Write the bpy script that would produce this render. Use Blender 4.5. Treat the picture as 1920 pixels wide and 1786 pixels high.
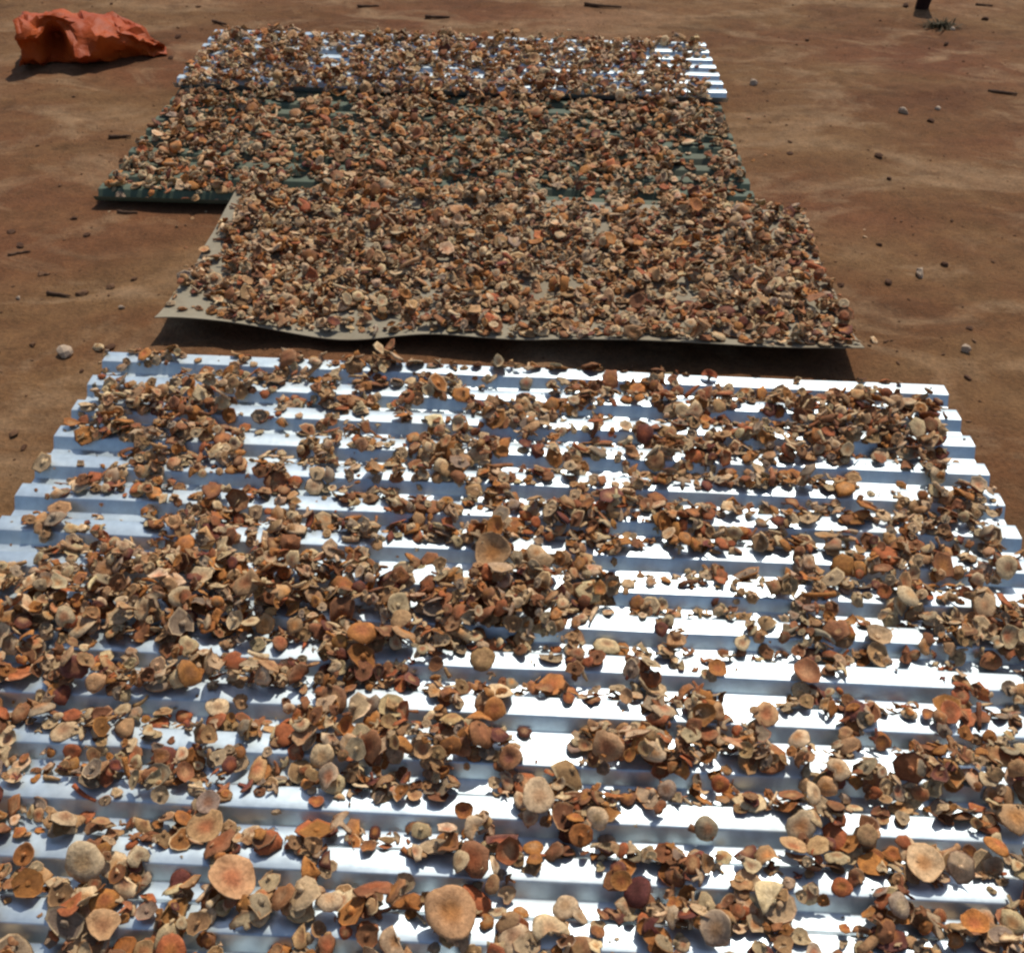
import bpy, math, time
import numpy as np
from mathutils import Vector, Matrix

T0 = time.time()
scene = bpy.context.scene
for o in list(bpy.data.objects):
    bpy.data.objects.remove(o)
COL = scene.collection
rng = np.random.default_rng(11)

# ---------------------------------------------------------------- camera
W, HH = 1920.0, 1786.0
FPX = 1849.0
CAMH = 1.6
PITCH = math.atan((893 + 680) / FPX)
ROLL = math.radians(1.7)
_R = np.array([1, 0, 0.]); _F = np.array([0, math.cos(PITCH), -math.sin(PITCH)]); _U = np.array([0, math.sin(PITCH), math.cos(PITCH)])
CR = _R * math.cos(ROLL) + _U * math.sin(ROLL)
CU = _U * math.cos(ROLL) - _R * math.sin(ROLL)
CF = _F
CPOS = np.array([0, 0, CAMH])
cam_data = bpy.data.cameras.new('camera')
cam_data.sensor_fit = 'HORIZONTAL'
cam_data.sensor_width = 36.0
cam_data.lens = 36.0 * FPX / W
cam_data.clip_start = 0.02
cam_data.clip_end = 2000
cam = bpy.data.objects.new('camera', cam_data)
COL.objects.link(cam)
cam.matrix_world = Matrix(((CR[0], CU[0], -CF[0], CPOS[0]), (CR[1], CU[1], -CF[1], CPOS[1]), (CR[2], CU[2], -CF[2], CPOS[2]), (0, 0, 0, 1)))
scene.camera = cam

# ---------------------------------------------------------------- light
SUN_EL, SUN_AZ = math.radians(56), math.radians(18)
S = Vector((math.sin(SUN_AZ) * math.cos(SUN_EL), math.cos(SUN_AZ) * math.cos(SUN_EL), math.sin(SUN_EL)))
world = bpy.data.worlds.new('World'); scene.world = world; world.use_nodes = True
wn = world.node_tree.nodes; wl = world.node_tree.links
bg = wn['Background']
sky = wn.new('ShaderNodeTexSky'); sky.sky_type = 'NISHITA'; sky.sun_disc = False
sky.sun_elevation = SUN_EL; sky.sun_rotation = SUN_AZ
sky.air_density = 1.0; sky.dust_density = 1.2; sky.ozone_density = 1.0
wl.new(sky.outputs[0], bg.inputs[0]); bg.inputs[1].default_value = 0.105
sun_data = bpy.data.lights.new('sun', 'SUN'); sun_data.energy = 3.6; sun_data.angle = math.radians(0.53); sun_data.color = (1.0, 0.945, 0.85)
sun = bpy.data.objects.new('sun', sun_data); COL.objects.link(sun)
sun.rotation_euler = S.to_track_quat('Z', 'Y').to_euler(); sun.location = S * 20

scene.view_settings.view_transform = 'Standard'
scene.view_settings.look = 'None'
scene.view_settings.exposure = 0.0
scene.view_settings.gamma = 1.0
scene.render.engine = 'CYCLES'
scene.cycles.filter_width = 2.5
scene.cycles.max_bounces = 4


# ---------------------------------------------------------------- helpers
def at(px, py, z=0.0):
    """the point of height z that the photograph shows at pixel px, py"""
    d = CF * FPX + CR * (px - W / 2) - CU * (py - HH / 2)
    return CPOS + d * ((z - CAMH) / d[2])


def proj(p):
    v = np.asarray(p) - CPOS
    d = v @ CF
    return W / 2 + FPX * (v @ CR) / d, HH / 2 - FPX * (v @ CU) / d, FPX / d


def smooth(t):
    return t * t * (3 - 2 * t)


_tab = np.random.default_rng(5).random((256, 256))


def vnoise(x, y, s=0):
    x = np.asarray(x, float) + s * 17.31; y = np.asarray(y, float) + s * 5.77
    xi = np.floor(x).astype(int); yi = np.floor(y).astype(int)
    fx = smooth(x - xi); fy = smooth(y - yi)
    a = _tab[xi % 256, yi % 256]; b = _tab[(xi + 1) % 256, yi % 256]
    c = _tab[xi % 256, (yi + 1) % 256]; d = _tab[(xi + 1) % 256, (yi + 1) % 256]
    return (a * (1 - fx) + b * fx) * (1 - fy) + (c * (1 - fx) + d * fx) * fy


def ground_h(x, y):
    x = np.asarray(x, float); y = np.asarray(y, float)
    h = 0.018 * (vnoise(x * 1.1, y * 1.1, 1) - .5) + 0.010 * (vnoise(x * 4, y * 4, 2) - .5) + 0.011 * (vnoise(x * 11, y * 11, 3) - .5)
    h = h + 0.007 * (vnoise(x * 24, y * 24, 4) - .5) - .006
    # trodden flat where the sheets lie
    return np.where((x > -1.62) & (x < 1.27) & (y > .4) & (y < 5.3), np.minimum(h, .003), h)


def make_mesh(name, verts, faces_idx, loop_start, loop_total, mats=(), smooth_shade=True, cols=None, locs=None):
    me = bpy.data.meshes.new(name)
    verts = np.asarray(verts, np.float32)
    me.vertices.add(len(verts)); me.vertices.foreach_set('co', verts.ravel())
    me.loops.add(len(faces_idx)); me.loops.foreach_set('vertex_index', np.asarray(faces_idx, np.int32))
    me.polygons.add(len(loop_start))
    me.polygons.foreach_set('loop_start', np.asarray(loop_start, np.int32))
    me.polygons.foreach_set('loop_total', np.asarray(loop_total, np.int32))
    me.polygons.foreach_set('use_smooth', np.full(len(loop_start), smooth_shade, bool))
    if cols is not None:
        a = me.attributes.new('col', 'FLOAT_COLOR', 'POINT'); a.data.foreach_set('color', np.asarray(cols, np.float32).ravel())
    if locs is not None:
        a = me.attributes.new('loc', 'FLOAT_VECTOR', 'POINT'); a.data.foreach_set('vector', np.asarray(locs, np.float32).ravel())
    for m in mats:
        me.materials.append(m)
    me.update(calc_edges=True)
    return me


def mesh_from_lists(name, verts, faces, mats=(), smooth_shade=True, cols=None, locs=None):
    idx = [i for f in faces for i in f]
    tot = [len(f) for f in faces]
    st = np.concatenate(([0], np.cumsum(tot)[:-1])) if tot else []
    return make_mesh(name, verts, idx, st, tot, mats, smooth_shade, cols, locs)


def link(name, data, parent=None):
    o = bpy.data.objects.new(name, data); COL.objects.link(o)
    if parent is not None:
        o.parent = parent
    return o


def tag(o, label=None, cat=None, group=None, kind=None):
    if label: o['label'] = label
    if cat: o['category'] = cat
    if group: o['group'] = group
    if kind: o['kind'] = kind
    return o


def grid_faces(nu, nv, close_u=False):
    f = []
    for i in range(nu if close_u else nu - 1):
        for j in range(nv - 1):
            a = i * nv + j; b = ((i + 1) % nu) * nv + j
            f.append((a, b, b + 1, a + 1))
    return f


# ---------------------------------------------------------------- materials
class NT:
    def __init__(self, name):
        self.m = bpy.data.materials.new(name); self.m.use_nodes = True
        self.t = self.m.node_tree; self.n = self.t.nodes; self.l = self.t.links
        self.b = self.n['Principled BSDF']

    def new(self, typ, **kw):
        n = self.n.new(typ)
        for k, v in kw.items():
            setattr(n, k, v)
        return n

    def set(self, sock, v):
        if hasattr(v, 'is_output'):
            self.l.new(v, sock)
        else:
            sock.default_value = v

    def noise(self, vec, scale, detail=3, rough=.55, dist=0.):
        n = self.new('ShaderNodeTexNoise'); self.l.new(vec, n.inputs['Vector'])
        n.inputs['Scale'].default_value = scale; n.inputs['Detail'].default_value = detail
        n.inputs['Roughness'].default_value = rough; n.inputs['Distortion'].default_value = dist
        return n.outputs['Fac']

    def ramp(self, fac, stops):
        r = self.new('ShaderNodeValToRGB'); self.l.new(fac, r.inputs[0])
        e = r.color_ramp.elements
        while len(e) < len(stops):
            e.new(0.5)
        for k, (p, c) in enumerate(stops):
            e[k].position = p; e[k].color = (*c, 1) if len(c) == 3 else c
        return r.outputs[0]

    def maprange(self, v, a, b, c, d):
        r = self.new('ShaderNodeMapRange'); self.l.new(v, r.inputs[0])
        for k, x in zip((1, 2, 3, 4), (a, b, c, d)):
            r.inputs[k].default_value = x
        return r.outputs[0]

    def mix(self, fac, a, b, mode='MIX'):
        m = self.new('ShaderNodeMix', data_type='RGBA', blend_type=mode)
        self.set(m.inputs['Factor'], fac)
        for s, v in ((m.inputs[6], a), (m.inputs[7], b)):
            if isinstance(v, tuple): s.default_value = (*v, 1)
            else: self.l.new(v, s)
        return m.outputs[2]

    def math(self, op, a, b=None):
        m = self.new('ShaderNodeMath', operation=op); self.set(m.inputs[0], a)
        if b is not None: self.set(m.inputs[1], b)
        return m.outputs[0]

    def bump(self, h, strength, dist):
        b = self.new('ShaderNodeBump'); b.inputs['Strength'].default_value = strength; b.inputs['Distance'].default_value = dist
        self.l.new(h, b.inputs['Height']); self.l.new(b.outputs[0], self.b.inputs['Normal'])

    def base(self, v):
        self.set(self.b.inputs['Base Color'], v if not isinstance(v, tuple) else (*v, 1))


def mat_ground():
    m = NT('red_earth')
    pos = m.new('ShaderNodeNewGeometry').outputs['Position']
    mp = m.new('ShaderNodeMapping'); mp.inputs['Scale'].default_value = (.7, 1.25, 1); m.l.new(pos, mp.inputs[0]); sp = mp.outputs[0]
    big = m.noise(sp, 1.1, 5, .6, .4)
    c = m.ramp(big, [(.30, (.118, .048, .020)), (.44, (.150, .068, .028)), (.56, (.178, .092, .039)), (.68, (.275, .165, .085))])
    red = m.noise(sp, .65, 3, .5, .2)
    c = m.mix(m.maprange(red, .46, .68, 0, .7), c, (.180, .064, .030))
    dust = m.noise(sp, 2.6, 6, .62, .8)
    c = m.mix(m.maprange(dust, .50, .66, 0, .85), c, (.29, .178, .095))
    dark = m.noise(sp, 3.7, 5, .65, .6)
    c = m.mix(m.maprange(dark, .55, .70, 0, .6), c, (.085, .042, .018))
    mid = m.noise(pos, 14, 5, .7)
    c = m.mix(1.0, c, m.ramp(mid, [(.25, (.72, .72, .72)), (.5, (1, 1, 1)), (.78, (1.28, 1.25, 1.2))]), 'MULTIPLY')
    fine = m.noise(pos, 90, 4, .7)
    c = m.mix(1.0, c, m.ramp(fine, [(.3, (.72, .72, .72)), (.52, (1, 1, 1)), (.75, (1.3, 1.27, 1.22))]), 'MULTIPLY')
    v = m.new('ShaderNodeTexVoronoi'); v.inputs['Scale'].default_value = 55; m.l.new(pos, v.inputs['Vector'])
    speck = m.maprange(v.outputs['Distance'], .10, .20, 1, 0)
    sm = m.math('MULTIPLY', speck, m.maprange(m.noise(pos, 6, 3), .52, .6, 0, .6))
    c = m.mix(sm, c, (.07, .036, .022))
    m.base(c); m.b.inputs['Roughness'].default_value = .95; m.b.inputs['Specular IOR Level'].default_value = .15
    h = m.math('ADD', m.math('MULTIPLY', mid, .6), m.math('MULTIPLY', fine, .5))
    m.bump(h, .9, .016)
    return m.m


def mat_metal(name, base, metallic, rough, dirt=.25, dirtcol=(.30, .22, .15), scale=1.0):
    m = NT(name)
    tc = m.new('ShaderNodeTexCoord').outputs['Object']
    mp = m.new('ShaderNodeMapping'); mp.inputs['Scale'].default_value = (.35, 3.0, 1); m.l.new(tc, mp.inputs[0])
    st = m.noise(mp.outputs[0], 9 * scale, 5, .65)
    big = m.noise(tc, 3.2 * scale, 5, .6, .3)
    spang = m.noise(tc, 60, 2, .5)
    c = m.mix(m.maprange(st, .35, .75, 0, .35), base, tuple(x * .72 for x in base))
    d = m.math('MULTIPLY', m.maprange(big, .5, .75, 0, 1), dirt)
    c = m.mix(d, c, dirtcol)
    c = m.mix(1.0, c, m.ramp(spang, [(.3, (.9, .9, .9)), (.7, (1.06, 1.06, 1.06))]), 'MULTIPLY')
    m.base(c)
    m.set(m.b.inputs['Metallic'], m.math('MULTIPLY', m.math('SUBTRACT', 1.0, d), metallic))
    m.set(m.b.inputs['Roughness'], m.math('ADD', m.maprange(big, .3, .7, rough - .05, rough + .1), m.math('MULTIPLY', d, .3)))
    m.bump(m.math('ADD', big, m.math('MULTIPLY', st, .15)), .12, .02)
    return m.m


def mat_mushroom():
    m = NT('dried_mushroom_flesh')
    at_c = m.new('ShaderNodeAttribute', attribute_name='col')
    at_l = m.new('ShaderNodeAttribute', attribute_name='loc')
    vec = at_l.outputs['Vector']
    n1 = m.noise(vec, 1.7, 4, .65, .5)
    n2 = m.noise(vec, 6.5, 4, .7)
    c = m.mix(1.0, at_c.outputs['Color'], m.ramp(n1, [(.28, (.60, .55, .50)), (.5, (1, 1, 1)), (.72, (1.30, 1.26, 1.20))]), 'MULTIPLY')
    c = m.mix(1.0, c, m.ramp(n2, [(.3, (.70, .67, .64)), (.5, (1, 1, 1)), (.72, (1.2, 1.2, 1.2))]), 'MULTIPLY')
    sx = m.new('ShaderNodeSeparateXYZ'); m.l.new(vec, sx.inputs[0])
    ang = m.math('ARCTAN2', sx.outputs[1], sx.outputs[0])
    stripe = m.math('MULTIPLY', m.math('ADD', m.math('SINE', m.math('MULTIPLY', ang, 64.0)), 1.0), .5)
    gm = m.maprange(at_c.outputs['Alpha'], .6, .9, 0, 1)
    dark = m.math('MULTIPLY', m.math('MULTIPLY', stripe, gm), .40)
    c = m.mix(dark, c, (.10, .05, .025))
    m.base(c)
    m.b.inputs['Roughness'].default_value = .72; m.b.inputs['Specular IOR Level'].default_value = .25
    m.b.inputs['Subsurface Weight'].default_value = 0.0
    n3 = m.noise(vec, 22, 3, .6)
    h = m.math('ADD', m.math('ADD', m.math('ADD', m.math('MULTIPLY', n2, .8), m.math('MULTIPLY', n3, .4)), n1), m.math('MULTIPLY', m.math('MULTIPLY', stripe, gm), .5))
    m.bump(h, .55, .004)
    return m.m


def mat_plain(name, c1, c2, scale, rough=.9, bump=.5, dist=.01, spec=.2):
    m = NT(name)
    tc = m.new('ShaderNodeTexCoord').outputs['Object']
    n = m.noise(tc, scale, 5, .65, .3)
    n2 = m.noise(tc, scale * 6, 3, .6)
    c = m.mix(m.maprange(n, .3, .7, 0, 1), c1, c2)
    c = m.mix(1.0, c, m.ramp(n2, [(.3, (.78, .78, .78)), (.7, (1.2, 1.2, 1.2))]), 'MULTIPLY')
    m.base(c); m.b.inputs['Roughness'].default_value = rough; m.b.inputs['Specular IOR Level'].default_value = spec
    m.bump(m.math('ADD', n, m.math('MULTIPLY', n2, .4)), bump, dist)
    return m.m


def mat_sack():
    m = NT('orange_plastic')
    tc = m.new('ShaderNodeTexCoord').outputs['Object']
    n = m.noise(tc, 7, 4, .6, .5)
    c = m.mix(m.maprange(n, .3, .7, 0, 1), (.34, .046, .005), (.46, .085, .012))
    m.base(c); m.b.inputs['Roughness'].default_value = .55; m.b.inputs['Specular IOR Level'].default_value = .2
    m.bump(m.noise(tc, 14, 4, .6, 1.0), .5, .02)
    tr = m.new('ShaderNodeBsdfTranslucent'); m.l.new(c, tr.inputs[0])
    mx = m.new('ShaderNodeMixShader'); mx.inputs[0].default_value = .06
    m.l.new(m.b.outputs[0], mx.inputs[1]); m.l.new(tr.outputs[0], mx.inputs[2])
    m.l.new(mx.outputs[0], m.n['Material Output'].inputs['Surface'])
    return m.m


M_GROUND = mat_ground()
M_ZINC = mat_metal('zinc_sheet', (.585, .675, .715), .80, .39, .34, (.34, .28, .21))
M_GREEN = mat_metal('green_painted_sheet', (.082, .108, .066), .0, .75, .35)
M_GREY = mat_metal('weathered_grey_sheet', (.28, .235, .155), .0, .75, .6, (.20, .135, .08))
M_MUSH = mat_mushroom()
M_STONE_PALE = mat_plain('pale_stone', (.38, .275, .185), (.50, .37, .26), 20)
M_STONE_DARK = mat_plain('dark_stone', (.075, .034, .018), (.12, .058, .030), 20)
M_CLOD = mat_plain('earth_clod', (.13, .062, .030), (.19, .10, .052), 24)
M_WOOD = mat_plain('dry_wood', (.085, .044, .025), (.15, .085, .048), 16)
M_CHAR = mat_plain('dark_post_wood', (.018, .007, .006), (.035, .014, .010), 14)
M_WEED = mat_plain('dry_weed', (.045, .033, .012), (.085, .060, .026), 18, .8)
M_SACK = mat_sack()


# ---------------------------------------------------------------- ground
def axis(lo, hi, step, far):
    d = np.arange(lo, hi + 1e-6, step)
    g = step * 1.6; out = [d]; left = []; right = []; a = lo; b = hi
    while b < far:
        b += g; a -= g; right.append(b); left.append(a); g *= 1.35
    return np.concatenate((np.array(left[::-1]), d, np.array(right)))


gx = axis(-3.6, 3.6, .028, 500); gy = axis(.2, 7.2, .028, 500)
GX, GY = np.meshgrid(gx, gy, indexing='ij')
fade = np.clip(1 - (np.hypot(GX, GY - 3) - 6) / 10, 0, 1)
GZ = ground_h(GX, GY) * fade
nu, nv = GX.shape
ii, jj = np.meshgrid(np.arange(nu - 1), np.arange(nv - 1), indexing='ij')
a = (ii * nv + jj).ravel(); b = a + nv
gf = np.stack((a, b, b + 1, a + 1), 1).ravel()
nf = len(a)
ground = link('ground', make_mesh('ground', np.stack((GX.ravel(), GY.ravel(), GZ.ravel()), 1), gf, np.arange(nf) * 4, np.full(nf, 4), [M_GROUND]))
tag(ground, kind='structure')

# ---------------------------------------------------------------- height field the mushrooms are dropped on
CELL = .0055
HX0, HX1, HY0, HY1 = -2.0, 1.7, .35, 5.75
NXG = int((HX1 - HX0) / CELL); NYG = int((HY1 - HY0) / CELL)
cx = HX0 + (np.arange(NXG) + .5) * CELL; cy = HY0 + (np.arange(NYG) + .5) * CELL
CX, CY = np.meshgrid(cx, cy, indexing='ij')
HF = ground_h(CX, CY).astype(np.float64)
BASE = HF.copy()
OWN = np.full(HF.shape, -1, np.int32)


# ---------------------------------------------------------------- sheets
class Sheet:
    """a pressed metal sheet; local u runs along the ribs, local v from the far edge towards the camera"""
    def __init__(s, origin, ang, length, width, period, crest, web, height, z, phase=0., skew=0.):
        s.o = np.array(origin, float); s.ang = ang; s.L = length; s.Wd = width; s.p = period
        s.crest = crest; s.web = web; s.h = height; s.z = z; s.phase = phase
        s.du = np.array([math.cos(ang), math.sin(ang)]); s.dv = np.array([math.sin(ang), -math.cos(ang)])
        s.seed = rng.integers(100)

    def local(s, x, y):
        dx = x - s.o[0]; dy = y - s.o[1]
        return dx * s.du[0] + dy * s.du[1], dx * s.dv[0] + dy * s.dv[1]

    def prof(s, v):
        t = (v + s.phase) % s.p
        c, w = s.crest, s.web
        pan = s.p - c - 2 * w
        return np.where(t < c, s.h, np.where(t < c + w, s.h * (1 - (t - c) / w), np.where(t < c + w + pan, 0., s.h * (t - c - w - pan) / w)))

    def warp(s, u, v):
        return .006 * (vnoise(u * 1.6, v * 1.2, s.seed) - .5) + .003 * (vnoise(u * 6, v * 5, s.seed + 1) - .5)

    def height_at(s, u, v):
        return s.z + s.prof(v) + s.warp(u, v)

    def stamp(s):
        global HF
        u, v = s.local(CX, CY)
        m = (u > 0) & (u < s.L) & (v > 0) & (v < s.Wd)
        HF[m] = np.maximum(HF[m], s.height_at(u[m], v[m]) + .001)

    def build(s, name, mat, label, group=None, nu=60):
        vs = []
        k = -1
        bv = .0018
        pan = s.p - s.crest - 2 * s.web
        while k * s.p - s.phase < s.Wd:
            b0 = k * s.p - s.phase
            for e in (0, s.crest, s.crest + s.web, s.crest + s.web + pan):
                vs += [b0 + e - bv, b0 + e - bv * .35, b0 + e + bv * .35, b0 + e + bv]
            vs += [b0 + s.crest * .5, b0 + s.crest + s.web + pan * .5]
            k += 1
        vs = np.array(sorted(v for v in vs if .002 < v < s.Wd - .002)); vs = np.concatenate(([0.], vs, [s.Wd]))
        kr = np.array([-1., 0, 1]) * bv * .8
        zs = np.mean([s.prof(vs + d) for d in kr], axis=0)
        us = np.linspace(0, s.L, nu)
        U, V = np.meshgrid(us, vs, indexing='ij')
        Z = zs[None, :] + s.warp(U, V) + s.z
        # the cut ends are never quite straight
        Ue = U + (.004 * (vnoise(V * 9, V * 0, s.seed + 3) - .5)) * (np.abs(U / s.L - .5) * 2) ** 8
        X = s.o[0] + Ue * s.du[0] + V * s.dv[0]; Y = s.o[1] + Ue * s.du[1] + V * s.dv[1]
        c = np.array([s.o[0] + s.L / 2 * s.du[0] + s.Wd / 2 * s.dv[0], s.o[1] + s.L / 2 * s.du[1] + s.Wd / 2 * s.dv[1], s.z])
        top = np.stack((X.ravel(), Y.ravel(), Z.ravel()), 1) - c
        bot = top - np.array([0, 0, .0009])
        n, mv = U.shape
        ff = [tuple(reversed(f)) for f in grid_faces(n, mv)]
        nn = n * mv
        faces = list(ff) + [tuple(i + nn for i in reversed(f)) for f in ff]
        ring = [i * mv for i in range(n)] + [(n - 1) * mv + j for j in range(1, mv)] + [i * mv + mv - 1 for i in range(n - 2, -1, -1)] + [j for j in range(mv - 2, 0, -1)]
        for q in range(len(ring)):
            a, b = ring[q], ring[(q + 1) % len(ring)]
            faces.append((a, b, b + nn, a + nn))
        me = mesh_from_lists(name, np.concatenate((top, bot)), faces, [mat], True)
        me.set_sharp_from_angle(angle=math.radians(50))
        ob = link(name, me); ob.location = c
        tag(ob, label, 'metal sheet', group)
        return ob


G_SHEETS = 'metal sheets laid out on the earth'
# front pair: the far one, then the near one lapped over it
A_ANG = math.radians(-1.05)
sh_a = Sheet((-1.153, 2.331), A_ANG, 2.352, .885, .1145, .047, .018, .027, .010)
sh_b = Sheet((-1.172, 1.528), A_ANG, 2.405, .965, .1090, .044, .017, .027, .0135)
# far group
sh_green = Sheet((-1.535, 4.455), math.radians(-.3), 2.415, 1.122, .1122, .050, .018, .025, .007)
sh_far = Sheet((-1.560, 5.215), math.radians(.4), 2.470, .785, .1120, .045, .017, .026, .035)
sh_a.build('corrugated_sheet', M_ZINC, 'silver ribbed metal sheet in the middle, its bare far rib by the shadow', G_SHEETS)
sh_b.build('corrugated_sheet', M_ZINC, 'silver ribbed metal sheet nearest the camera, lapped over the next one', G_SHEETS)
sh_green.build('corrugated_sheet', M_GREEN, 'dark green ribbed metal sheet buried in mushrooms, green front lip showing', G_SHEETS)
sh_far.build('corrugated_sheet', M_ZINC, 'farthest silver ribbed metal sheet with a bright bare right edge', G_SHEETS)


# the flat grey sheet: near edge sags and lifts off the ground, corners curl
GREY_A = math.radians(-1.9)
GREY_O = np.array([-1.062, 2.474]); GREY_L = 2.055; GREY_W = .93


def grey_local(x, y):
    dx = x - GREY_O[0]; dy = y - GREY_O[1]
    return dx * math.cos(GREY_A) + dy * math.sin(GREY_A), -dx * math.sin(GREY_A) + dy * math.cos(GREY_A)


def grey_h(u, v):
    t = u / GREY_L; e = np.exp(-v / .16)
    edge = .054 + .012 * np.clip(t * 1.5, 0, 1) + .012 * np.exp(-((t - .02) / .07) ** 2) - .026 * np.exp(-((t - .27) / .10) ** 2) - .012 * np.exp(-((t - .50) / .09) ** 2) + .010 * np.exp(-((t - 1.0) / .10) ** 2) + .004 * np.sin(t * 19)
    mid = .030 + .012 * (vnoise(u * 2.2, v * 2.2, 44) - .5) + .014 * (vnoise(u * 5, v * 1.5, 45) - .5) * .5
    far = np.clip((v - .62) / .3, 0, 1)
    z = edge * e + mid * (1 - e)
    return z * (1 - far) + (.052 + .006 * (vnoise(u * 3, v * 3, 46) - .5)) * far


def build_grey():
    nu, nv = 110, 46
    us = np.linspace(0, GREY_L, nu); vs = np.concatenate((np.linspace(0, .1, 10), np.linspace(.12, GREY_W, nv - 10)))
    U, V = np.meshgrid(us, vs, indexing='ij')
    Ve = V + (1 - V / GREY_W) ** 6 * (-.018 * np.exp(-((U / GREY_L - .27) / .10) ** 2) + .012 * (vnoise(U * 7, U * 0, 50) - .5))
    Uu = U + .012 * (vnoise(V * 6, V * 0, 51) - .5) * (np.abs(U / GREY_L - .5) * 2) ** 8
    ca, sa = math.cos(GREY_A), math.sin(GREY_A)
    c = np.array([GREY_O[0] + GREY_L / 2, GREY_O[1] + GREY_W / 2, 0])
    X = GREY_O[0] + Uu * ca - Ve * sa - c[0]; Y = GREY_O[1] + Uu * sa + Ve * ca - c[1]; Z = grey_h(U, V)
    top = np.stack((X.ravel(), Y.ravel(), Z.ravel()), 1); bot = top - np.array([0, 0, .003])
    ff = grid_faces(nu, nv); ff = [tuple(f) for f in ff]; nn = nu * nv
    faces = list(ff) + [tuple(i + nn for i in reversed(f)) for f in ff]
    ring = [i * nv for i in range(nu)] + [(nu - 1) * nv + j for j in range(1, nv)] + [i * nv + nv - 1 for i in range(nu - 2, -1, -1)] + [j for j in range(nv - 2, 0, -1)]
    for q in range(len(ring)):
        a, b = ring[q], ring[(q + 1) % len(ring)]
        faces.append((b, a, a + nn, b + nn))
    me = mesh_from_lists('flat_sheet', np.concatenate((top, bot)), faces, [M_GREY], True)
    me.set_sharp_from_angle(angle=math.radians(50))
    ob = link('flat_sheet', me); ob.location = c
    tag(ob, 'flat weathered grey sheet with wavy near edge raised above its own shadow', 'metal sheet', G_SHEETS)


build_grey()
for s in (sh_a, sh_b, sh_green, sh_far):
    s.stamp()
_u, _v = grey_local(CX, CY)
_m = (_u > 0) & (_u < GREY_L) & (_v > 0) & (_v < GREY_W)
HF[_m] = np.maximum(HF[_m], grey_h(_u[_m], _v[_m]) + .001)
BASE[:] = HF

# ---------------------------------------------------------------- mushrooms
PAL = {
    'cream': (.63, .445, .250), 'tan': (.47, .265, .120), 'orange': (.46, .180, .045), 'brown': (.28, .112, .046),
    'maroon': (.14, .040, .028), 'grey': (.36, .260, .170), 'rust': (.39, .110, .038),
}
PAL = {k: np.array(v) for k, v in PAL.items()}


def rotmat(axis, ang):
    x, y, z = axis; c, s = math.cos(ang), math.sin(ang); C = 1 - c
    return np.array([[c + x * x * C, x * y * C - z * s, x * z * C + y * s], [y * x * C + z * s, c + y * y * C, y * z * C - x * s], [z * x * C - y * s, z * y * C + x * s, c + z * z * C]])


def curl(v, phi, kappa):
    """wrap the piece round a cylinder (kappa: curvature, sign up or down)"""
    if abs(kappa) < 1e-3:
        return v
    c, s = math.cos(phi), math.sin(phi)
    p = v[:, 0] * c + v[:, 1] * s; q = -v[:, 0] * s + v[:, 1] * c
    r = 1 / kappa
    a = p * kappa
    rr = r - v[:, 2]
    p2 = rr * np.sin(a); z2 = r - rr * np.cos(a)
    return np.stack((p2 * c - q * s, p2 * s + q * c, z2), 1)


_topo = {}


def ring_topo(seg, rings, parts, cap0=True, cap1=True):
    key = (seg, rings, tuple(parts), cap0, cap1)
    if key in _topo:
        return _topo[key]
    f = []; fp = []
    o = 1 if cap0 else 0
    if cap0:
        for j in range(seg):
            f.append((0, o + j, o + (j + 1) % seg)); fp.append(parts[0])
    for i in range(rings - 1):
        for j in range(seg):
            a = o + i * seg + j; b = o + i * seg + (j + 1) % seg
            f.append((a, a + seg, b + seg, b)); fp.append(parts[i + 1])
    if cap1:
        last = o + rings * seg
        for j in range(seg):
            f.append((last, o + (rings - 1) * seg + (j + 1) % seg, o + (rings - 1) * seg + j)); fp.append(parts[-1])
    _topo[key] = (f, np.array(fp))
    return _topo[key]


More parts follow.
